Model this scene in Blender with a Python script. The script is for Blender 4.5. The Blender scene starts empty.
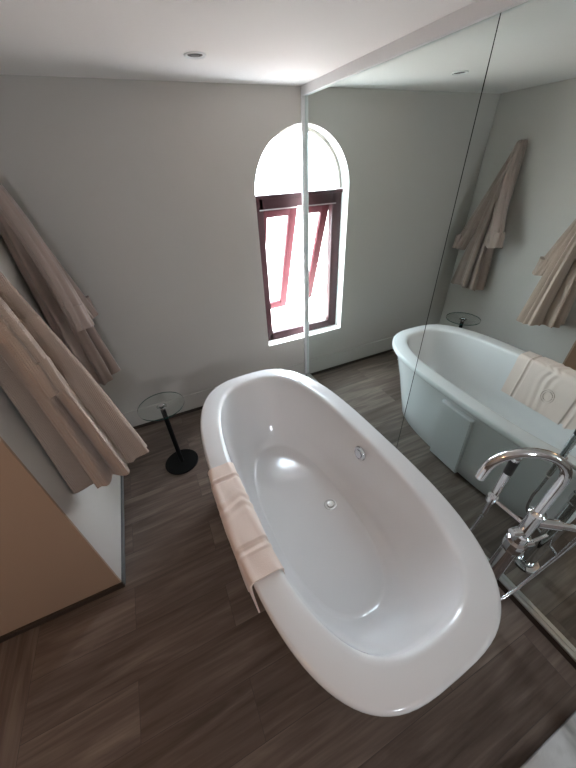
import bpy, bmesh, math, random
from mathutils import Vector, Matrix
random.seed(4)
C = bpy.context.scene.collection
SC = bpy.context.scene
PI = math.pi
# ---------------------------------------------------------------- room numbers (metres)
CAM_H = 1.8
D = 2.337      # back wall
M = 1.206      # mirror plane
CEIL = 2.198
L = -0.586     # wall with the robes
E_ = 1.038     # where that wall ends
REAR = -2.2
FARL = -2.1
ARC_X, ARC_Z, ARC_R, SILL = M, 1.638, 0.384, 0.462
# ---------------------------------------------------------------- camera
cam = bpy.data.cameras.new('camera'); co = bpy.data.objects.new('camera', cam); C.objects.link(co)
r = Vector((0.90712233, -0.41860497, -0.04357703)); d = Vector((-0.27673194, -0.51524168, -0.81113836)); f = Vector((0.31709385, 0.74786088, -0.5832286))
m4 = Matrix((( r.x, -d.x, -f.x, 0), (r.y, -d.y, -f.y, 0), (r.z, -d.z, -f.z, CAM_H), (0, 0, 0, 1)))
co.matrix_world = m4
cam.sensor_fit = 'HORIZONTAL'; cam.sensor_width = 36; cam.lens = 36*303.8556/576; cam.clip_start = 0.02
SC.camera = co
# ---------------------------------------------------------------- world, lights, exposure
W = bpy.data.worlds.new('sky'); SC.world = W; W.use_nodes = True
nt = W.node_tree; nt.nodes.clear()
wo = nt.nodes.new('ShaderNodeOutputWorld'); bg = nt.nodes.new('ShaderNodeBackground')
tc = nt.nodes.new('ShaderNodeTexCoord'); sx = nt.nodes.new('ShaderNodeSeparateXYZ'); cr = nt.nodes.new('ShaderNodeValToRGB')
nt.links.new(tc.outputs['Generated'], sx.inputs[0]); nt.links.new(sx.outputs['Z'], cr.inputs[0]); nt.links.new(cr.outputs[0], bg.inputs[0]); nt.links.new(bg.outputs[0], wo.inputs[0])
cr.color_ramp.elements[0].color = (.86, .93, 1, 1); cr.color_ramp.elements[1].color = (.78, .885, 1, 1)
bg.inputs[1].default_value = 38
def area(name, loc, rot, sx_, sy_, power, col, portal=False):
    l = bpy.data.lights.new(name, 'AREA'); l.shape = 'RECTANGLE'; l.size = sx_; l.size_y = sy_; l.energy = power; l.color = col
    if portal: l.cycles.is_portal = True
    o = bpy.data.objects.new(name, l); C.objects.link(o); o.location = loc; o.rotation_euler = rot
    return o
area('window_portal', (M-.19, D+.2, 1.25), (-PI/2, 0, 0), .5, 1.7, 1, (1, 1, 1), True)
area('added_fill_window_portal', (.1, REAR-.1, 1.7), (PI/2, 0, 0), .4, .6, 1, (1, 1, 1), True)  # portal for the added rear opening that gives fill light
sun = bpy.data.lights.new('sun', 'SUN'); sun.energy = 22; sun.angle = .01; sun.color = (1, .95, .88)
so = bpy.data.objects.new('sun', sun); C.objects.link(so); so.rotation_euler = Vector((.85, -.04, .7)).to_track_quat('Z', 'Y').to_euler(); so.location = (20, 0, 20)
SC.view_settings.view_transform = 'Standard'; SC.view_settings.look = 'None'; SC.view_settings.gamma = 1
SC.view_settings.use_curve_mapping = False; SC.view_settings.exposure = 0.14
# ---------------------------------------------------------------- materials
def mat(name, col, rough=.5, metal=0., spec=.5, noise=None, bump=None, coat=0., sheen=0.):
    m = bpy.data.materials.new(name); m.use_nodes = True; n = m.node_tree; b = n.nodes['Principled BSDF']
    b.inputs['Base Color'].default_value = (*col, 1); b.inputs['Roughness'].default_value = rough; b.inputs['Metallic'].default_value = metal
    b.inputs['Specular IOR Level'].default_value = spec; b.inputs['Coat Weight'].default_value = coat; b.inputs['Sheen Weight'].default_value = sheen
    if coat: b.inputs['Coat Roughness'].default_value = .04
    t = n.nodes.new('ShaderNodeTexCoord')
    if noise:
        sc_, amt = noise
        nz = n.nodes.new('ShaderNodeTexNoise'); nz.inputs['Scale'].default_value = sc_; nz.inputs['Detail'].default_value = 4
        n.links.new(t.outputs['Object'], nz.inputs['Vector'])
        mr = n.nodes.new('ShaderNodeMapRange'); mr.inputs['To Min'].default_value = 1-amt; mr.inputs['To Max'].default_value = 1+amt
        n.links.new(nz.outputs['Fac'], mr.inputs['Value'])
        hs = n.nodes.new('ShaderNodeHueSaturation'); hs.inputs['Color'].default_value = (*col, 1)
        n.links.new(mr.outputs['Result'], hs.inputs['Value']); n.links.new(hs.outputs['Color'], b.inputs['Base Color'])
    if bump:
        sc_, st, dist = bump
        nz = n.nodes.new('ShaderNodeTexNoise'); nz.inputs['Scale'].default_value = sc_; nz.inputs['Detail'].default_value = 6
        n.links.new(t.outputs['Object'], nz.inputs['Vector'])
        bp = n.nodes.new('ShaderNodeBump'); bp.inputs['Strength'].default_value = st; bp.inputs['Distance'].default_value = dist
        n.links.new(nz.outputs['Fac'], bp.inputs['Height']); n.links.new(bp.outputs[0], b.inputs['Normal'])
    return m
PAINT = mat('wall_paint', (.52, .485, .45), .75, noise=(1.5, .03), bump=(30, .15, .004))
CEILM = mat('ceiling_paint', (.84, .81, .79), .85, noise=(1.2, .02), bump=(25, .12, .004))
WARMLIT = mat('warm_lit_wall_tint', (.34, .225, .155), .8, noise=(2, .03), bump=(30, .15, .004))  # warm light on the wall end is partly mixed into this colour
REVEAL = mat('white_reveal_paint', (.85, .85, .84), .6, noise=(3, .01))
WHITE = mat('white_coated_metal', (.78, .78, .78), .4, noise=(3, .01))
ENAMEL = mat('white_acrylic', (.76, .745, .745), .09, spec=.5)
CHROME = mat('chrome', (.80, .80, .82), .07, 1.)
ALU = mat('brushed_aluminium', (.62, .62, .62), .3, 1., noise=(60, .06))
HOSE = mat('steel_hose', (.7, .7, .72), .22, 1.)
BLACK = mat('matt_black_metal', (.004, .004, .004), .6, spec=.12)
BLACKP = mat('black_plastic', (.01, .01, .01), .35)
DARKTRIM = mat('dark_skirting', (.035, .022, .015), .5, noise=(8, .2))
WOODF = mat('dark_red_wood', (.036, .010, .012), .5, spec=.3, noise=(14, .25), bump=(40, .1, .002))
ROBE1 = mat('mauve_fleece', (.33, .255, .225), .95, spec=.1, noise=(9, .05), bump=(260, .5, .0025), sheen=.3)
CAN = mat('lamp_interior', (.05, .045, .045), .25, .8)
BROWNDOOR = mat('brown_wood', (.12, .06, .03), .5, noise=(6, .2))
TREE = mat('foliage', (.12, .25, .05), .8, noise=(4, .4))
TRUNK = mat('bark', (.1, .07, .05), .9, noise=(10, .3))
HOUSE = mat('white_render', (.8, .8, .78), .8, noise=(2, .03))
TERRA = mat('terracotta', (.28, .07, .05), .8, noise=(5, .2))
EARTH = mat('pale_paving', (.60, .50, .45), .9, noise=(.6, .1))

def waffle(name, col, cell, strength, along='Z'):
    m = mat(name, col, .95, spec=.1, sheen=.25, noise=(8, .04)); n = m.node_tree; b = n.nodes['Principled BSDF']
    t = n.nodes.new('ShaderNodeTexCoord'); hs = []
    sp = n.nodes.new('ShaderNodeSeparateXYZ'); n.links.new(t.outputs['Object'], sp.inputs[0])
    a = n.nodes.new('ShaderNodeMath'); a.operation = 'ADD'; n.links.new(sp.outputs['X'], a.inputs[0]); n.links.new(sp.outputs['Y'], a.inputs[1])
    for s in (a.outputs[0], sp.outputs['Z']):
        k = n.nodes.new('ShaderNodeMath'); k.operation = 'MULTIPLY'; k.inputs[1].default_value = 2*PI/cell; n.links.new(s, k.inputs[0])
        si = n.nodes.new('ShaderNodeMath'); si.operation = 'SINE'; n.links.new(k.outputs[0], si.inputs[0]); hs.append(si)
    mx = n.nodes.new('ShaderNodeMath'); mx.operation = 'MAXIMUM'; n.links.new(hs[0].outputs[0], mx.inputs[0]); n.links.new(hs[1].outputs[0], mx.inputs[1])
    bp = n.nodes.new('ShaderNodeBump'); bp.inputs['Strength'].default_value = strength; bp.inputs['Distance'].default_value = .0025
    n.links.new(mx.outputs[0], bp.inputs['Height']); n.links.new(bp.outputs[0], b.inputs['Normal'])
    return m
ROBE2 = waffle('beige_waffle_cotton', (.40, .30, .245), .0075, .55)
TOWEL = mat('cream_pink_terry', (.80, .66, .59), .95, spec=.1, noise=(14, .04), bump=(300, .5, .002), sheen=.3)

def glass(name, tint, refl=.06, rough=0.):
    m = bpy.data.materials.new(name); m.use_nodes = True; n = m.node_tree; n.nodes.clear()
    o = n.nodes.new('ShaderNodeOutputMaterial'); mx = n.nodes.new('ShaderNodeMixShader'); tr = n.nodes.new('ShaderNodeBsdfTransparent'); gl = n.nodes.new('ShaderNodeBsdfGlossy'); lw = n.nodes.new('ShaderNodeLayerWeight'); pw = n.nodes.new('ShaderNodeMath'); pw.operation = 'POWER'; pw.inputs[1].default_value = 5; n.links.new(lw.outputs['Facing'], pw.inputs[0]); fr = n.nodes.new('ShaderNodeMath'); fr.operation = 'MULTIPLY_ADD'; fr.inputs[1].default_value = .94; fr.inputs[2].default_value = .04; n.links.new(pw.outputs[0], fr.inputs[0])
    lw.inputs[0].default_value = .5; tr.inputs[0].default_value = (*tint, 1); gl.inputs['Roughness'].default_value = rough
    n.links.new(fr.outputs[0], mx.inputs[0]); n.links.new(tr.outputs[0], mx.inputs[1]); n.links.new(gl.outputs[0], mx.inputs[2]); n.links.new(mx.outputs[0], o.inputs[0])
    return m
PANE = glass('window_glass', (.94, .97, .98)); TABLEGLASS = glass('table_glass', (.96, .985, .975)); EDGEGLASS = mat('glass_edge', (.03, .09, .08), .1)
MIRROR = mat('mirror_silver', (.78, .86, .835), .0, 1.)

def floor_mat(name, rot, off):
    m = bpy.data.materials.new(name); m.use_nodes = True; n = m.node_tree; b = n.nodes['Principled BSDF']
    t = n.nodes.new('ShaderNodeTexCoord'); mp = n.nodes.new('ShaderNodeMapping'); mp.inputs['Rotation'].default_value = (0, 0, rot); mp.inputs['Location'].default_value = (*off, 0)
    n.links.new(t.outputs['Object'], mp.inputs[0])
    def brick(c1, c2, mo):
        k = n.nodes.new('ShaderNodeTexBrick'); k.offset = .37; k.offset_frequency = 2; k.inputs['Scale'].default_value = 1
        k.inputs['Brick Width'].default_value = 1.2; k.inputs['Row Height'].default_value = .2; k.inputs['Mortar Size'].default_value = .0011; k.inputs['Mortar Smooth'].default_value = .3; k.inputs['Bias'].default_value = 0
        k.inputs['Color1'].default_value = c1; k.inputs['Color2'].default_value = c2; k.inputs['Mortar'].default_value = mo
        n.links.new(mp.outputs[0], k.inputs[0]); return k
    k = brick((0, 0, 0, 1), (1, 1, 1, 1), (.5, .5, .5, 1))
    # shift the grain per plank
    ad = n.nodes.new('ShaderNodeVectorMath'); ad.operation = 'MULTIPLY_ADD'; ad.inputs[1].default_value = (7, 13, 5)
    n.links.new(k.outputs['Color'], ad.inputs[0]); n.links.new(mp.outputs[0], ad.inputs[2])
    def noise(scale, det, dist, vs):
        q = n.nodes.new('ShaderNodeMapping'); q.inputs['Scale'].default_value = vs; n.links.new(ad.outputs[0], q.inputs[0])
        z = n.nodes.new('ShaderNodeTexNoise'); z.inputs['Scale'].default_value = scale; z.inputs['Detail'].default_value = det; z.inputs['Distortion'].default_value = dist
        n.links.new(q.outputs[0], z.inputs['Vector']); return z
    g1 = noise(1.6, 4, 1.6, (.9, 7, 1)); g2 = noise(9, 7, .5, (.35, 10, 1))
    cr_ = n.nodes.new('ShaderNodeValToRGB'); e = cr_.color_ramp.elements
    e[0].position = .30; e[0].color = (.070, .049, .039, 1); e[1].position = .72; e[1].color = (.215, .168, .140, 1)
    x = cr_.color_ramp.elements.new(.5); x.color = (.125, .092, .075, 1)
    s1 = n.nodes.new('ShaderNodeMath'); s1.operation = 'MULTIPLY_ADD'; s1.inputs[1].default_value = .28; n.links.new(g2.outputs['Fac'], s1.inputs[0])
    s2 = n.nodes.new('ShaderNodeMath'); s2.operation = 'MULTIPLY'; s2.inputs[1].default_value = .72; n.links.new(g1.outputs['Fac'], s2.inputs[0]); n.links.new(s2.outputs[0], s1.inputs[2])
    sp_ = n.nodes.new('ShaderNodeSeparateColor'); n.links.new(k.outputs['Color'], sp_.inputs[0])
    s3 = n.nodes.new('ShaderNodeMath'); s3.operation = 'MULTIPLY_ADD'; s3.inputs[1].default_value = .14; n.links.new(sp_.outputs[0], s3.inputs[0])
    s4 = n.nodes.new('ShaderNodeMath'); s4.operation = 'SUBTRACT'; s4.inputs[1].default_value = .07; n.links.new(s1.outputs[0], s4.inputs[0]); n.links.new(s4.outputs[0], s3.inputs[2])
    n.links.new(s3.outputs[0], cr_.inputs[0])
    mm = n.nodes.new('ShaderNodeMix'); mm.data_type = 'RGBA'; n.links.new(k.outputs['Fac'], mm.inputs[0]); n.links.new(cr_.outputs[0], mm.inputs[6]); mm.inputs[7].default_value = (.06, .048, .042, 1)
    n.links.new(mm.outputs[2], b.inputs['Base Color'])
    b.inputs['Roughness'].default_value = .42; b.inputs['Specular IOR Level'].default_value = .35
    bp = n.nodes.new('ShaderNodeBump'); bp.inputs['Strength'].default_value = .35; bp.inputs['Distance'].default_value = .002
    h = n.nodes.new('ShaderNodeMath'); h.operation = 'SUBTRACT'; n.links.new(g2.outputs['Fac'], h.inputs[0]); n.links.new(k.outputs['Fac'], h.inputs[1]); n.links.new(h.outputs[0], bp.inputs['Height'])
    n.links.new(bp.outputs[0], b.inputs['Normal'])
    return m
FLOOR = floor_mat('wood_look_plank_floor', 0, (.087+1.2, .2*2))
FLOOR2 = floor_mat('wood_look_plank_floor_turned', PI/2, (.3, .17))
def marble():
    m = mat('grey_veined_marble', (.7, .7, .7), .2); n = m.node_tree; b = n.nodes['Principled BSDF']
    t = n.nodes.new('ShaderNodeTexCoord'); z = n.nodes.new('ShaderNodeTexNoise'); z.inputs['Scale'].default_value = 4; z.inputs['Detail'].default_value = 7; z.inputs['Distortion'].default_value = 2
    c = n.nodes.new('ShaderNodeValToRGB'); c.color_ramp.elements[0].position = .35; c.color_ramp.elements[0].color = (.30, .31, .31, 1); c.color_ramp.elements[1].position = .6; c.color_ramp.elements[1].color = (.62, .63, .63, 1)
    n.links.new(t.outputs['Object'], z.inputs[0]); n.links.new(z.outputs['Fac'], c.inputs[0]); n.links.new(c.outputs[0], b.inputs['Base Color']); return m
MARBLE = marble()
# ---------------------------------------------------------------- mesh helpers
def box(bm, x0, x1, y0, y1, z0, z1, bev=0.):
    vs = [bm.verts.new((x, y, z)) for x in (x0, x1) for y in (y0, y1) for z in (z0, z1)]
    fs = [bm.faces.new([vs[i] for i in q]) for q in ((0, 1, 3, 2), (4, 6, 7, 5), (0, 4, 5, 1), (2, 3, 7, 6), (0, 2, 6, 4), (1, 5, 7, 3))]
    if bev:
        es = list({e for f_ in fs for e in f_.edges})
        bmesh.ops.bevel(bm, geom=es, offset=bev, segments=2, profile=.6, affect='EDGES')
    return vs
def rings(bm, rr, cap0=True, cap1=True, closed=True):
    R_ = [[bm.verts.new(p) for p in ring] for ring in rr]; n = len(R_[0])
    for a, b in zip(R_[:-1], R_[1:]):
        for i in range(n if closed else n-1):
            j = (i+1) % n
            bm.faces.new((a[i], a[j], b[j], b[i]))
    if cap0 and closed: bm.faces.new(R_[0][::-1])
    if cap1 and closed: bm.faces.new(R_[-1])
    return R_
def lathe(bm, prof, c=(0, 0, 0), axis='Z', n=32, cap0=True, cap1=True):
    rr = []
    for (rad, h) in prof:
        ring = []
        for i in range(n):
            a = 2*PI*i/n; u, v = rad*math.cos(a), rad*math.sin(a)
            p = {'Z': (u, v, h), 'X': (h, u, v), 'Y': (v, h, u)}[axis]
            ring.append((c[0]+p[0], c[1]+p[1], c[2]+p[2]))
        rr.append(ring)
    return rings(bm, rr, cap0, cap1)
def tube(bm, pts, rad, n=14, caps=True):
    pts = [Vector(p) for p in pts]; rr = []; N = None
    for i, p in enumerate(pts):
        t = (pts[min(i+1, len(pts)-1)]-pts[max(i-1, 0)]).normalized()
        if N is None:
            N = t.orthogonal().normalized()
        N = (N-t*N.dot(t)).normalized(); B = t.cross(N)
        q = rad[i] if isinstance(rad, (list, tuple)) else rad
        rr.append([p+q*(math.cos(2*PI*k/n)*N+math.sin(2*PI*k/n)*B) for k in range(n)])
    rings(bm, rr, caps, caps)
def spline(P, n=10):
    P = [Vector(p) for p in P]; out = []
    for i in range(len(P)-1):
        p0, p1, p2, p3 = P[max(i-1, 0)], P[i], P[i+1], P[min(i+2, len(P)-1)]
        for k in range(n):
            t = k/n
            out.append(.5*((2*p1)+(p2-p0)*t+(2*p0-5*p1+4*p2-p3)*t*t+(3*p1-p0-3*p2+p3)*t**3))
    out.append(P[-1]); return out
def BM(): return bmesh.new()
def obj(name, bm, m, parent=None, smooth=True, ang=35):
    bmesh.ops.recalc_face_normals(bm, faces=bm.faces)
    me = bpy.data.meshes.new(name)
    for f_ in bm.faces: f_.smooth = smooth
    if smooth:
        for e in bm.edges:
            if len(e.link_faces) == 2: e.smooth = e.calc_face_angle(0) < math.radians(ang)
    bm.to_mesh(me); bm.free()
    for q in (m if isinstance(m, (list, tuple)) else [m]): me.materials.append(q)
    o = bpy.data.objects.new(name, me); C.objects.link(o)
    if parent is not None: o.parent = parent
    return o
def thing(name, label, cat, loc=(0, 0, 0), rotz=0, group=None):
    o = bpy.data.objects.new(name, None); C.objects.link(o); o.location = loc; o.rotation_euler = (0, 0, rotz); o.empty_display_size = .1
    return tag(o, label, cat, group)
def tag(o, label, cat, group=None):
    o['label'] = label; o['category'] = cat
    if group: o['group'] = group
    return o
def struct(name, bm, m, parent=None, smooth=False, label=None):
    o = obj(name, bm, m, parent, smooth)
    if parent is None: o['kind'] = 'structure'
    if label: o['label'] = label
    return o
def sbox(name, m, *b, label=None, parent=None):
    bm = BM(); box(bm, *b); return struct(name, bm, m, parent, label=label)
# ================================================================= SETTING
FSPLIT = -.969
sbox('floor', FLOOR, FSPLIT, M+.6, REAR-.2, D+.25, -.1, 0, label='grey brown wood-look plank floor running across the room')
sbox('floor_side', FLOOR2, FARL-.2, FSPLIT, REAR-.2, D+.25, -.1, 0, label='plank floor laid lengthwise at the far left')
sbox('ceiling', CEILM, FARL-.2, M+.6, REAR-.2, D+.25, CEIL, CEIL+.12, label='pale smooth ceiling')
# back wall with the arched opening
def wall_back():
    bm = BM(); xa, xb = ARC_X-ARC_R, ARC_X+ARC_R; y0, y1 = D, D+.2; n = 32
    for y in (y0, y1):
        def q(*p): bm.faces.new([bm.verts.new((a, y, b)) for a, b in p])
        q((L-.02, 0), (xa, 0), (xa, CEIL), (L-.02, CEIL)); q((xb, 0), (M+.6, 0), (M+.6, CEIL), (xb, CEIL)); q((xa, 0), (xb, 0), (xb, SILL), (xa, SILL))
        for i in range(n):
            a0, a1 = PI-PI*i/n, PI-PI*(i+1)/n
            p0 = (ARC_X+ARC_R*math.cos(a0), ARC_Z+ARC_R*math.sin(a0)); p1 = (ARC_X+ARC_R*math.cos(a1), ARC_Z+ARC_R*math.sin(a1))
            q(p0, p1, (p1[0], CEIL), (p0[0], CEIL))
    o = [(xa, SILL), (xb, SILL)]+[(ARC_X+ARC_R*math.cos(PI*i/n), ARC_Z+ARC_R*math.sin(PI*i/n)) for i in range(n+1)]
    for i in range(len(o)):
        a, b = o[i], o[(i+1) % len(o)]
        f_ = bm.faces.new([bm.verts.new((a[0], y0, a[1])), bm.verts.new((b[0], y0, b[1])), bm.verts.new((b[0], y1, b[1])), bm.verts.new((a[0], y1, a[1]))]); f_.material_index = 1
    bmesh.ops.remove_doubles(bm, verts=bm.verts, dist=1e-5)
    struct('wall_back', bm, [PAINT, REVEAL], label='warm grey wall with the arched window')
wall_back()
sbox('wall_left', [PAINT], FARL, L, E_+.012, D+.2, 0, CEIL, label='grey wall the bathrobes hang on')
sbox('wall_left_end', [WARMLIT], FARL, L, E_, E_+.012, 0, CEIL, label='end face of the robe wall, warm light put into its tan colour')
sbox('wall_right', [PAINT], M+.022, M+.14, REAR, D, 0, CEIL, label='wall behind the mirror')
sbox('wall_side', [PAINT], FARL-.15, FARL, REAR, E_, 0, CEIL)
# rear wall; its unseen window opening is added for neutral fill light
bm = BM()
for b in ((FARL-.15, -.4, REAR-.15, REAR, 0, CEIL), (1.0, M+.6, REAR-.15, REAR, 0, CEIL), (-.4, 1.0, REAR-.15, REAR, 0, 1.4), (-.4, -.1, REAR-.15, REAR, 1.4, CEIL), (-.1, .3, REAR-.15, REAR, 2.0, CEIL), (.3, 1.0, REAR-.15, REAR, 1.4, CEIL)): box(bm, *b)
struct('wall_rear', bm, PAINT)
w2 = bpy.data.objects.new('added_fill_window', None); C.objects.link(w2); w2['kind'] = 'structure'
bm = BM()
for b in ((-.1, -.07, REAR-.1, REAR-.05, 1.4, 2), (.25, .3, REAR-.1, REAR-.05, 1.4, 2), (-.1, .3, REAR-.1, REAR-.05, 1.4, 1.45), (-.1, .3, REAR-.1, REAR-.05, 1.95, 2)): box(bm, *b)
obj('window_frame', bm, WOODF, w2, smooth=False)
# raised painted band and dark skirtings
bm = BM(); box(bm, L, M-.025, D-.009, D, .03, .19, .003); struct('baseboard_back', bm, PAINT, label='low painted baseboard band under the window')
bm = BM(); box(bm, L+.011, M-.025, D-.011, D, 0, .03); struct('trim_1', bm, DARKTRIM, label='thin dark strip at the foot of the back wall')
bm = BM(); box(bm, L, L+.011, E_, D, 0, .034, .002); struct('baseboard_left', bm, mat('grey_trim', (.13, .13, .135), .5, noise=(5, .05)), label='thin grey strip at the foot of the robe wall')
bm = BM(); box(bm, FARL, L+.009, E_-.011, E_, 0, .04, .002); struct('baseboard_end', bm, DARKTRIM, label='dark brown skirting under the end face of the robe wall')
# ---------------------------------------------------------------- window_1
w1 = bpy.data.objects.new('window_1', None); C.objects.link(w1); w1['kind'] = 'structure'; w1.location = (ARC_X, D, SILL)
w1['label'] = 'arched window with dark red wooden frame'
def W1(o): o.location = Vector(o.location)-w1.location; return o
FY = D+.095; xa, xb = ARC_X-ARC_R, ARC_X+ARC_R; TZ = 1.628
bm = BM()
box(bm, xa, xa+.085, FY, FY+.06, SILL, TZ, .003); box(bm, xb-.085, xb, FY, FY+.06, SILL, TZ, .003)

box(bm, xa+.055, xb-.055, FY, FY+.06, SILL, SILL+.07, .003); box(bm, xa+.055, xb-.055, FY, FY+.06, TZ-.085, TZ, .003); box(bm, xa, xb, FY-.012, FY+.04, TZ-.02, TZ+.004, .003)
W1(obj('window_frame', bm, WOODF, w1))
bm = BM(); box(bm, xa+.055, xb-.055, FY-.006, FY+.002, TZ-.094, TZ-.087); W1(obj('hinge_rail', bm, ALU, w1, False))
bm = BM(); n = 40
def arcp(rad, y, i): a = PI*i/n; return (ARC_X+rad*math.cos(a), y, ARC_Z+rad*math.sin(a))
rr = [[arcp(ARC_R-.001, FY+.01, i), arcp(ARC_R-.022, FY+.01, i), arcp(ARC_R-.022, FY+.05, i), arcp(ARC_R-.001, FY+.05, i)] for i in range(n+1)]
rings(bm, rr); W1(obj('arch_frame', bm, mat('pale_arch_frame', (.38, .34, .30), .5, noise=(5, .05)), w1))
bm = BM(); v = [bm.verts.new(arcp(ARC_R-.02, FY+.03, i)) for i in range(n+1)]; v += [bm.verts.new((ARC_X+ARC_R-.02, FY+.03, TZ)), ]; v.insert(0, bm.verts.new((ARC_X+ARC_R-.02, FY+.03, TZ))) if False else None
v2 = [bm.verts.new((a.co.x, a.co.y+.005, a.co.z)) for a in v]
bm.faces.new(v); bm.faces.new(v2[::-1])
for i in range(len(v)): j = (i+1) % len(v); bm.faces.new((v[i], v[j], v2[j], v2[i]))
W1(obj('arch_pane', bm, PANE, w1, False))
# top-hung sash swung outwards
def sash():
    hz, hy, tilt = TZ-.09, FY+.055, math.radians(19.5); x0, x1, H_ = xa+.075, ARC_X+.014, .99
    s = bpy.data.objects.new('sash', None); C.objects.link(s)
    bm = BM(); t = .068
    box(bm, x0, x0+t, 0, .035, -H_, 0, .003); box(bm, x1-t, x1, 0, .035, -H_, 0, .003); box(bm, x0+t-.004, x1-t+.004, 0, .035, -t, 0, .003); box(bm, x0+t-.004, x1-t+.004, 0, .035, -H_, -H_+t, .003)
    R_ = Matrix.Translation((0, hy, hz)) @ Matrix.Rotation(tilt, 4, 'X')
    bm.transform(R_); o = W1(obj('sash', bm, mat('lighter_red_wood', (.06, .012, .015), .6, spec=.1, noise=(14, .2)), w1)); bpy.data.objects.remove(s)
    bm = BM(); box(bm, x0+t-.006, x1-t+.006, .014, .019, -H_+t-.006, -t+.006); bm.transform(R_); obj('pane', bm, PANE, o, False)
    bm = BM(); box(bm, x0+.02, x0+.1, -.012, -.002, -H_+.018, -H_+.03); box(bm, x0+.012, x0+.03, -.014, 0, -H_+.012, -H_+.06, .002); bm.transform(R_); obj('sash_handle', bm, CHROME, o, False)
    # stay arm from frame to sash
    p = R_ @ Vector((x0+.01, 0, -.55)); bm = BM(); tube(bm, [(x0+.012, FY+.06, hz-.62), (x0+.012, p.y, p.z)], .004, 8); obj('stay_arm', bm, ALU, o)
sash()
# ---------------------------------------------------------------- mirror wall
SEAM = 1.013
bm = BM(); box(bm, M, M+.006, SEAM+.002, D-.001, .052, 2.172); mp = obj('mirror_panel', bm, [MIRROR, BLACK], None, False)
tag(mp, 'tall frameless mirror panel beside the arched window, left of the seam', 'mirror', 'mirror panels on the right wall')
for f_ in mp.data.polygons:
    if abs(f_.normal.x) < .5: f_.material_index = 1
bm = BM(); box(bm, M, M+.006, -1.2, SEAM-.002, .052, 2.172); mp = obj('mirror_panel', bm, [MIRROR, BLACK], None, False)
for f_ in mp.data.polygons:
    if abs(f_.normal.x) < .5: f_.material_index = 1
tag(mp, 'large mirror panel behind the bath tap, right of the seam', 'mirror', 'mirror panels on the right wall')
bm = BM(); box(bm, M+.006, M+.022, -1.2, D-.001, .0, CEIL); struct('trim_2', bm, BLACK, label='dark backing board of the mirrors')
bm = BM(); box(bm, M-.022, M-.0005, -1.2, D-.001, 2.152, CEIL, .003); struct('trim_3', bm, WHITE, label='white channel along the top of the mirrors')
bm = BM(); box(bm, M-.024, M-.0005, D-.016, D-.0005, .0, 2.152, .002); struct('trim_4', bm, WHITE, label='slim white upright strip where mirror meets window wall')
bm = BM(); box(bm, M-.018, M+.006, -1.2, D-.017, 0, .045); struct('baseboard_right', bm, DARKTRIM, label='dark plinth under the mirrors')
bm = BM(); box(bm, M-.022, M-.0005, -1.2, D-.017, .045, .056, .002); struct('trim_5', bm, ALU, label='aluminium channel along the foot of the mirrors')

# ================================================================= BATHTUB
TUBC = (.460, .906); TROT = .033
def se(a, b, n, z, k=-.004, cx=0, cy=0, N=112):
    out = []
    for i in range(N):
        t = 2*PI*i/N; c, s = math.cos(t), math.sin(t)
        m = n*(.90 if s > 0 else 1)
        X = math.copysign(abs(c)**(2/m), c); Y = math.copysign(abs(s)**(2/m), s)
        out.append((cx+b*X*(1+k*Y), cy+a*Y, z))
    return out
tub = thing('bathtub', 'white freestanding oval bathtub with a wide flat rim', 'bathtub', (TUBC[0], TUBC[1], 0), TROT)
bm = BM()
rg = [se(.655, .362, 3.2, 0), se(.665, .370, 3.2, .012), se(.705, .385, 3.2, .15), se(.765, .400, 3.2, .33), se(.835, .417, 3.2, .50), se(.860, .426, 3.2, .548),
      se(.868, .428, 3.2, .556), se(.890, .446, 3.2, .558), se(.894, .449, 3.2, .562), se(.895, .450, 3.2, .572), se(.894, .4495, 3.2, .588), se(.889, .445, 3.2, .596), se(.880, .436, 3.2, .599),
      se(.815, .366, 3.05, .600, -.01, .004), se(.803, .353, 3.0, .598, -.02, .004), se(.794, .344, 3, .591, -.02, .004), se(.786, .345, 3, .575, -.01, .004), se(.768, .341, 3, .52, -.01, .004), se(.735, .334, 2.9, .42, -.01, .004),
      se(.69, .320, 2.8, .31, -.01, .004), se(.645, .300, 2.7, .225, -.01, .004), se(.612, .274, 2.65, .182, -.01, .004), se(.588, .249, 2.6, .164, -.01, .005), se(.572, .242, 2.6, .157, -.01, .005), se(.565, .238, 2.6, .1515, -.01, .005), se(.545, .228, 2.55, .1505, -.01, .006), se(.40, .165, 2.4, .147, 0, .008), se(.2, .09, 2.2, .144, 0, .01), se(.03, .02, 2, .143, 0, .01)]
rings(bm, rg)
obj('basin', bm, ENAMEL, tub, ang=60)
# access panel on the side facing the mirror
bm = BM()
def pan(y0, y1, z0, z1, p, t):
    ring = []
    for (y, z) in ((y0, z0), (y1, z0), (y1, z1), (y0, z1)):
        ring.append((.372+(z/.5)*.045+p, y, z))
    inner = [(q[0]-t-.02, q[1], q[2]) for q in ring]
    vs = [bm.verts.new(q) for q in ring]+[bm.verts.new(q) for q in inner]
    fs = [bm.faces.new(vs[:4]), bm.faces.new(vs[4:][::-1])]+[bm.faces.new((vs[i], vs[(i+1) % 4], vs[4+(i+1) % 4], vs[4+i])) for i in range(4)]
    bmesh.ops.bevel(bm, geom=list(fs[0].edges), offset=.006, segments=2, affect='EDGES')
pan(-.145, .09, .015, .515, .030, .03); obj('access_panel', bm, ENAMEL, tub)
bm = BM(); lathe(bm, [(.006, .143), (.036, .143), (.038, .147), (.034, .1505), (.029, .150), (.0285, .1475), (.022, .1475), (.0215, .153), (.018, .156), (.002, .157)], (.145, -.03, .0)); obj('drain', bm, ALU, tub)
bm = BM(); lathe(bm, [(.03, 0), (.031, .004), (.028, .010), (.0225, .0115), (.022, .009), (.018, .009), (.017, .014), (.003, .016)], (0, 0, 0), 'Z', 32)
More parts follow.
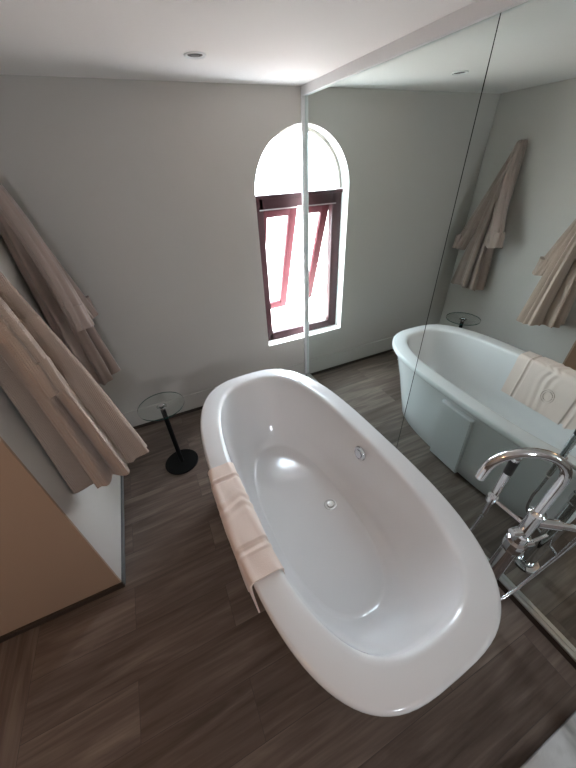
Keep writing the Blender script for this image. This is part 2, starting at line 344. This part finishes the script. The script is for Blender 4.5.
bm.transform(Matrix.Scale(1.4, 4)); bm.transform(Matrix.Translation((.336, -.02, .485)) @ Matrix.Rotation(-math.radians(90-5), 4, 'Y')); obj('overflow_cap', bm, CHROME, tub)

# ================================================================= BATH MAT on the rim
def bath_mat():
    root = thing('bath_mat', 'folded cream pink bath mat draped over the left rim of the tub', 'towel', (TUBC[0], TUBC[1], .6), TROT)
    bm = BM(); NY = 130; y0, y1 = -.40, .165
    def xo(y, a, b, n): return -b*(1-abs(y/a)**(n*(.9 if y > 0 else 1)))**(1/(n*(.9 if y > 0 else 1)))*(1-.01*y/a)
    layers = []
    for j in range(NY+1):
        y = y0+(y1-y0)*j/NY; o = xo(y, .895, .450, 3.2)-.003; i_ = xo(y, .803, .353, 3.0)+.012
        # cross section path: outside bottom -> over -> inside bottom
        low = -.27+.012*math.sin(y*9)
        P = [(o+.004, low), (o-.001, -.12), (o-.002, -.035), (o+.0, -.012), (o+.008, .003), (o+.03, .0035), (i_-.03, .0035), (i_-.01, .001), (i_, -.012), (i_+.002, -.05), (i_+.010, -.15), (i_+.026, -.31)]
        S = spline([(a, 0, b) for a, b in P], 6)
        e = (y1-y) if y1-y < .25 else (y-y0)*.74
        th = .008+.004*(1 if .10 < e else 0)+(.004 if .070 < e < .080 else 0)-(.003 if .086 < e < .10 else 0)
        row_o = []; row_i = []
        for k, p in enumerate(S):
            t = (S[min(k+1, len(S)-1)]-S[max(k-1, 0)]).normalized(); nrm = Vector((-t.z, 0, t.x))
            wr = .003*math.sin(125*y+1.8*math.sin(k*.3))*math.exp(-((y+.075)/.055)**2)+.001*math.sin(k*.6+y*21)
            q = p+nrm*(th+wr); row_o.append((q.x, y, q.z)); row_i.append((p.x+nrm.x*.001, y, p.z+nrm.z*.001))
        layers.append(row_o+row_i[::-1])
    rings(bm, layers)
    obj('cloth', bm, TOWEL, root, ang=80)
    # embossed round motif and care tag on the inside hang
    bm = BM(); yc, zc = -.12, -.17
    x_ = xo(yc, .803, .353, 3.0)+.012+.026
    for R2 in (.05, .035): tube(bm, [(x_, yc+R2*.8*math.cos(t*2*PI/28), zc+R2*math.sin(t*2*PI/28)) for t in range(29)], .004, 8, False)
    obj('embossed_motif', bm, TOWEL, root)
bath_mat()

# ================================================================= BATH TAP
def tap():
    X, Y = .992, .194
    root = thing('bath_mixer_tap', 'chrome floor-standing bath mixer with arched spout beside the tub', 'tap', (X, Y, 0))
    bm = BM(); lathe(bm, [(.06, 0), (.062, .006), (.058, .014), (.036, .018), (.034, .03)]); obj('floor_flange', bm, CHROME, root)
    bm = BM(); lathe(bm, [(.030, .014), (.030, .56)], n=28); obj('column', bm, CHROME, root)
    bm = BM(); lathe(bm, [(.028, .55), (.034, .552), (.036, .562), (.036, .606), (.033, .612), (.028, .618), (.028, .640)], n=10); obj('base_block', bm, CHROME, root, ang=20)
    bm = BM(); lathe(bm, [(.026, .63), (.029, .634), (.029, .655), (.023, .66), (.023, .77), (.027, .775), (.027, .79), (.02, .796), (.016, .802)], n=28); obj('valve_body', bm, CHROME, root)
    # spout riser and arch
    u = Vector((-.80, .60, 0)).normalized(); Rr = .110; zt = .968
    pts = [(0, 0, .79), (0, 0, .86), (0, 0, .92)]
    for i in range(15):
        a = PI*i/14; q = u*(Rr*(1-math.cos(a))); pts.append((q.x, q.y, zt+Rr*.95*math.sin(a)))
    q = u*(2*Rr+.004); pts.append((q.x, q.y, zt-.035))
    bm = BM(); tube(bm, pts, .0155, 18); obj('spout', bm, CHROME, root)
    bm = BM(); tube(bm, [(q.x, q.y, zt-.034), (q.x, q.y, zt-.038)], .012, 18); obj('aerator', bm, BLACKP, root)
    # lever on the valve, towards the camera/mirror side
    bm = BM(); tube(bm, [(.02, -.02, .60), (.045, -.03, .605)], .014, 16); tube(bm, [(.04, -.028, .605), (.10, -.04, .625)], .0065, 12); obj('lever_handle', bm, CHROME, root)
    bm = BM(); tube(bm, [(-.01, .0, .675), (-.035, .01, .675), (-.05, .015, .677)], [.018, .018, .014], 16); obj('diverter_knob', bm, CHROME, root)
    # hand shower bracket
    bm = BM(); tube(bm, [(0, .01, .70), (-.004, .115, .70)], .0075, 12); lathe(bm, [(.019, .685), (.019, .715)], (-.005, .134, 0), n=20); obj('handset_bracket', bm, CHROME, root)
    # outlet for the hose
    bm = BM(); tube(bm, [(.015, -.01, .735), (.07, -.05, .735)], .019, 18); tube(bm, [(.068, -.049, .735), (.072, -.052, .735)], .0185, 18); tube(bm, [(.072, -.052, .735), (.115, -.083, .73)], .0125, 18)
    obj('hose_outlet', bm, CHROME, root)
    # hand shower
    hs = thing('hand_shower', 'slim chrome stick hand shower with black band in the tap bracket', 'hand shower', (X+.002, Y+.134, .62))
    bm = BM(); lathe(bm, [(.009, -.03), (.011, -.02), (.0115, .085), (.0135, .1), (.0145, .17), (.0145, .232)], n=24); obj('handle', bm, CHROME, hs)
    bm = BM(); lathe(bm, [(.0148, .232), (.0152, .233), (.0152, .298), (.0148, .299)], n=24); o = obj('spray_band', bm, BLACKP, hs); o['label'] = 'black band near the tip'
    bm = BM(); lathe(bm, [(.0148, .299), (.0155, .30), (.0155, .318), (.013, .324), (.002, .325)], n=24); obj('tip_cap', bm, CHROME, hs)
    # hose
    P = [(X+.112, Y-.081, .731), (X+.150, Y-.098, .71), (1.168, .098, .62), (1.170, .102, .50), (1.150, .108, .385), (1.105, .112, .30), (1.055, .115, .245), (.985, .135, .205), (X-.05, Y+.05, .21), (X-.045, Y+.13, .27), (X-.03, Y+.145, .38), (X-.01, Y+.138, .48), (X-.005, Y+.134, .575)]
    bm = BM(); tube(bm, spline(P, 12), .0065, 12); tag(obj('shower_hose', bm, HOSE), 'looping flexible steel hose between the tap and its hand shower', 'hose')
tap()

# ================================================================= SIDE TABLE
st = thing('side_table', 'small round glass-topped side table on a black pedestal near the back wall', 'table', (-.161, 1.766, 0))
bm = BM(); lathe(bm, [(.118, 0), (.122, .003), (.122, .010), (.118, .013), (.02, .015)], n=48); obj('base', bm, BLACK, st)
bm = BM(); lathe(bm, [(.0155, .012), (.0155, .53)], n=24); obj('stem', bm, BLACK, st)
bm = BM(); lathe(bm, [(.017, .53), (.02, .535), (.02, .548), (.032, .551), (.032, .555)], n=24); lathe(bm, [(.018, .563), (.016, .568), (.002, .569)], n=24); obj('top_mount', bm, CHROME, st)
bm = BM(); lathe(bm, [(.147, .556), (.147, .562)], n=64)
o = obj('table_top', bm, [TABLEGLASS, EDGEGLASS], st)
for p in o.data.polygons:
    if len(p.vertices) == 4: p.material_index = 1

# ================================================================= CEILING DOWNLIGHT
dl = thing('downlight', 'small recessed round ceiling downlight, switched off', 'ceiling light', (.436, 1.844, CEIL))
bm = BM(); lathe(bm, [(.030, -.0005), (.047, -.0005), (.047, -.004), (.043, -.006), (.033, -.002), (.030, -.0005)], n=40, cap0=False, cap1=False); obj('trim_ring', bm, WHITE, dl)
bm = BM(); lathe(bm, [(.034, -.0015), (.020, -.001), (.002, -.001)], n=40, cap0=False); obj('reflector', bm, CAN, dl)
bm = BM(); lathe(bm, [(.018, -.0012), (.016, -.004), (.002, -.006)], n=24); obj('bulb', bm, PANE, dl)

# ================================================================= BATHROBES
def lobes(t, m, p, sharp=.75): return 2*abs(math.cos(m*t/2+p))**sharp-1
def drape(bm, st_, wall, K=96, m=7, amp=(.05, .28), ph=0., hemdz=.02, nv=44, seed=0, thick=True):
    """st_: list of (z, x_out, y_centre, r_y, r_x); cross sections gathered into pleats"""
    S = st_; rr = []
    def at(v):
        q = v*(len(S)-1); i = min(int(q), len(S)-2); t = q-i
        P = [Vector(S[max(i-1, 0)][:3]), Vector(S[i][:3]), Vector(S[i+1][:3]), Vector(S[min(i+2, len(S)-1)][:3])]
        Q = [S[max(i-1, 0)][3:5], S[i][3:5], S[i+1][3:5], S[min(i+2, len(S)-1)][3:5]]
        cm = lambda a, b, c, d_: .5*((2*b)+(c-a)*t+(2*a-5*b+4*c-d_)*t*t+(3*b-a-3*c+d_)*t**3)
        return cm(*P), cm(*[a[0] for a in Q]), cm(*[a[1] for a in Q])
    rnd = random.Random(seed); w2 = rnd.random()*6; w3 = rnd.random()*6
    for s in range(nv+1):
        v = s/nv; c, ry, rx = at(v); A = amp[0]+(amp[1]-amp[0])*v**.8; ring = []
        for k in range(K):
            t = 2*PI*k/K; tw = t+.25*math.sin(2*t+w2)+.1*math.sin(3*v+w3)
            g = 1+A*(.75*lobes(tw, m, ph+.25*v)+.25*math.cos((m*2+1)*t+w3+1.3*v))
            x = c[1]+rx*g*math.cos(t); y = c[2]+ry*g*math.sin(t)
            z = c[0]+hemdz*v**6*(math.sin(2*t+w2)+.5*lobes(tw, m, ph))
            x = max(x, wall+.004+.003*(1+math.sin(5*t+w3)))
            ring.append((x, y, z))
        rr.append(ring)
    # fold back inside at the hem
    last = rr[-1]; cx = sum(p[0] for p in last)/K; cy = sum(p[1] for p in last)/K
    for q, dz in ((.93, .002), (.88, .03), (.8, .12)):
        rr.append([(cx+(p[0]-cx)*q, cy+(p[1]-cy)*q, p[2]+dz) for p in last])
    rings(bm, rr)
def robe(label, hook, body, s1, s2, m, seedv, mm=7):
    root = thing('bathrobe', label, 'bathrobe', hook, 0, 'bathrobes on the left wall')
    def put(name, S, **kw):
        bm = BM(); drape(bm, S, L, **kw); bm.transform(Matrix.Translation(-Vector(hook))); return obj(name, bm, m, root, ang=60)
    put('body', body, m=mm, seed=seedv, amp=(.10, .46))
    a = put('sleeve', s1, m=4, seed=seedv+1, amp=(.06, .26), nv=30, K=64, hemdz=.006)
    b = put('sleeve', s2, m=4, seed=seedv+2, amp=(.06, .26), nv=30, K=64, hemdz=.006)
    bm = BM(); hx, hy, hz = hook
    tube(bm, [(.0, -.012, -.03), (.012, -.008, -.006), (.014, 0, .004), (.012, .008, -.006), (0, .012, -.03)], .003, 8); obj('hanging_loop', bm, m, root)
    return root
def hook(y, z, label):
    h = thing('robe_hook', label, 'hook', (L, y, z), 0, 'robe hooks on the left wall')
    bm = BM(); lathe(bm, [(.018, 0), (.018, .004), (.015, .006)], (0, 0, 0), 'X', 24); obj('backplate', bm, CHROME, h)
    bm = BM(); tube(bm, [(.004, 0, 0), (.03, 0, 0), (.045, 0, .004), (.052, 0, .014)], .005, 12); obj('peg', bm, CHROME, h)
hook(2.0, 1.872, 'chrome peg holding the mauve robe nearest the window wall')
hook(1.22, 1.872, 'chrome peg holding the tan waffle robe nearest the wall end')
# (z, x, y, ry, rx)
robe('mauve beige bathrobe hanging nearest the window wall, behind the other robe', (L+.035, 2.0, 1.875),
     [(1.885, L+.03, 2.0, .012, .02), (1.865, L+.04, 2.0, .032, .034), (1.72, L+.06, 2.0, .045, .05), (1.45, L+.075, 2.015, .065, .07), (1.1, L+.09, 2.04, .085, .085), (.74, L+.105, 2.05, .115, .105)],
     [(1.86, L+.05, 2.01, .02, .02), (1.75, L+.06, 2.03, .035, .035), (1.6, L+.085, 2.06, .045, .042), (1.3, L+.13, 2.15, .05, .046), (1.07, L+.165, 2.215, .058, .05)],
     [(1.86, L+.06, 1.985, .02, .02), (1.75, L+.08, 1.98, .035, .035), (1.6, L+.115, 1.965, .045, .036), (1.35, L+.165, 1.905, .048, .038), (1.14, L+.185, 1.855, .062, .046)], ROBE1, 3, 6)
robe('tan waffle bathrobe hanging in front, nearest the wall end', (L+.035, 1.22, 1.875),
     [(1.885, L+.03, 1.22, .012, .02), (1.865, L+.04, 1.22, .032, .034), (1.72, L+.07, 1.235, .042, .06), (1.45, L+.09, 1.26, .062, .082), (1.1, L+.12, 1.275, .085, .108), (.655, L+.15, 1.28, .108, .14)],
     [(1.86, L+.05, 1.235, .02, .02), (1.6, L+.07, 1.28, .035, .04), (1.3, L+.10, 1.36, .05, .045), (1.0, L+.13, 1.43, .06, .05)],
     [(1.86, L+.07, 1.20, .02, .02), (1.6, L+.125, 1.155, .026, .03), (1.4, L+.16, 1.13, .032, .032), (1.2, L+.18, 1.12, .036, .036)], ROBE2, 9, 7)

# ================================================================= SHOWER TRAY in the near right corner
bm = BM(); box(bm, .28, M-.025, -1.1, -.243, 0, .028, .004)
tag(obj('shower_tray', bm, MARBLE), 'pale grey veined stone slab cut off by the bottom right corner', 'shower tray')

# ================================================================= HALL LAMP (lit, warm, on the left behind the camera)
hl = thing('ceiling_lamp', 'warm round ceiling lamp in the left part of the room', 'ceiling light', (-1.35, -.1, CEIL))
bm = BM(); lathe(bm, [(.09, 0), (.09, -.02), (.085, -.03)], n=32); obj('mount', bm, WHITE, hl)
gm = bpy.data.materials.new('lit_opal_glass'); gm.use_nodes = True; gb = gm.node_tree.nodes['Principled BSDF']; gb.inputs['Emission Color'].default_value = (1, .62, .32, 1); gb.inputs['Emission Strength'].default_value = 6
bm = BM(); lathe(bm, [(.10, -.03), (.115, -.05), (.1, -.08), (.06, -.1), (.005, -.108)], n=32); obj('lamp_shade', bm, gm, hl)
pl = bpy.data.lights.new('warm_bulb', 'POINT'); pl.energy = 7; pl.color = (1, .58, .30); pl.shadow_soft_size = .11
po = bpy.data.objects.new('warm_bulb', pl); C.objects.link(po); po.parent = hl; po.location = (0, 0, -.24)

# ================================================================= OUTSIDE
bm = BM(); box(bm, -30, 40, D+2, 70, -3.6, -3.5); tag(obj('ground', bm, EARTH), 'pale ground outside below the window', 'ground')
bpy.data.objects['ground']['kind'] = 'structure'
def tree(x, y, z, h, rad, label):
    t = thing('tree', label, 'tree', (x, y, z), 0, 'trees outside the window')
    bm = BM(); tube(bm, [(0, 0, 0), (.05, 0, h*.3), (0, .05, h*.65)], [.12, .09, .05], 10); obj('trunk', bm, TRUNK, t)
    bm = BM(); rnd = random.Random(5)
    for i in range(420):
        a, b, c = rnd.gauss(0, .42), rnd.gauss(0, .42), rnd.gauss(0, .42); s = .12+.1*rnd.random(); p = Vector((a*rad, b*rad, h*.72+c*rad))
        u = Vector((rnd.uniform(-1, 1), rnd.uniform(-1, 1), rnd.uniform(-1, 1))).normalized(); w = u.orthogonal().normalized()
        bm.faces.new([bm.verts.new(q) for q in (p-u*s, p+w*s*.5, p+u*s, p-w*s*.5)])
    obj('foliage', bm, TREE, t, False)
tree(-3.3, 14.6, -3.5, 4.2, .9, 'leafy green tree glimpsed outside through the open sash')
nh = thing('house', 'white neighbouring building with a terracotta roof edge below the window', 'building', (-5.4, 9, -3.5))
bm = BM(); box(bm, -2, 1.7, 0, 3, 0, .45); obj('wall', bm, HOUSE, nh, False)
bm = BM()
v = [bm.verts.new(p) for p in ((-2.1, -.1, .43), (1.85, -.1, .43), (1.85, 3.1, .43), (-2.1, 3.1, .43), (-1, 1.5, .9), (.8, 1.5, .9))]
for q in ((0, 1, 5, 4), (1, 2, 5), (2, 3, 4, 5), (3, 0, 4), (3, 2, 1, 0)): bm.faces.new([v[i] for i in q])
obj('roof', bm, TERRA, nh, False)
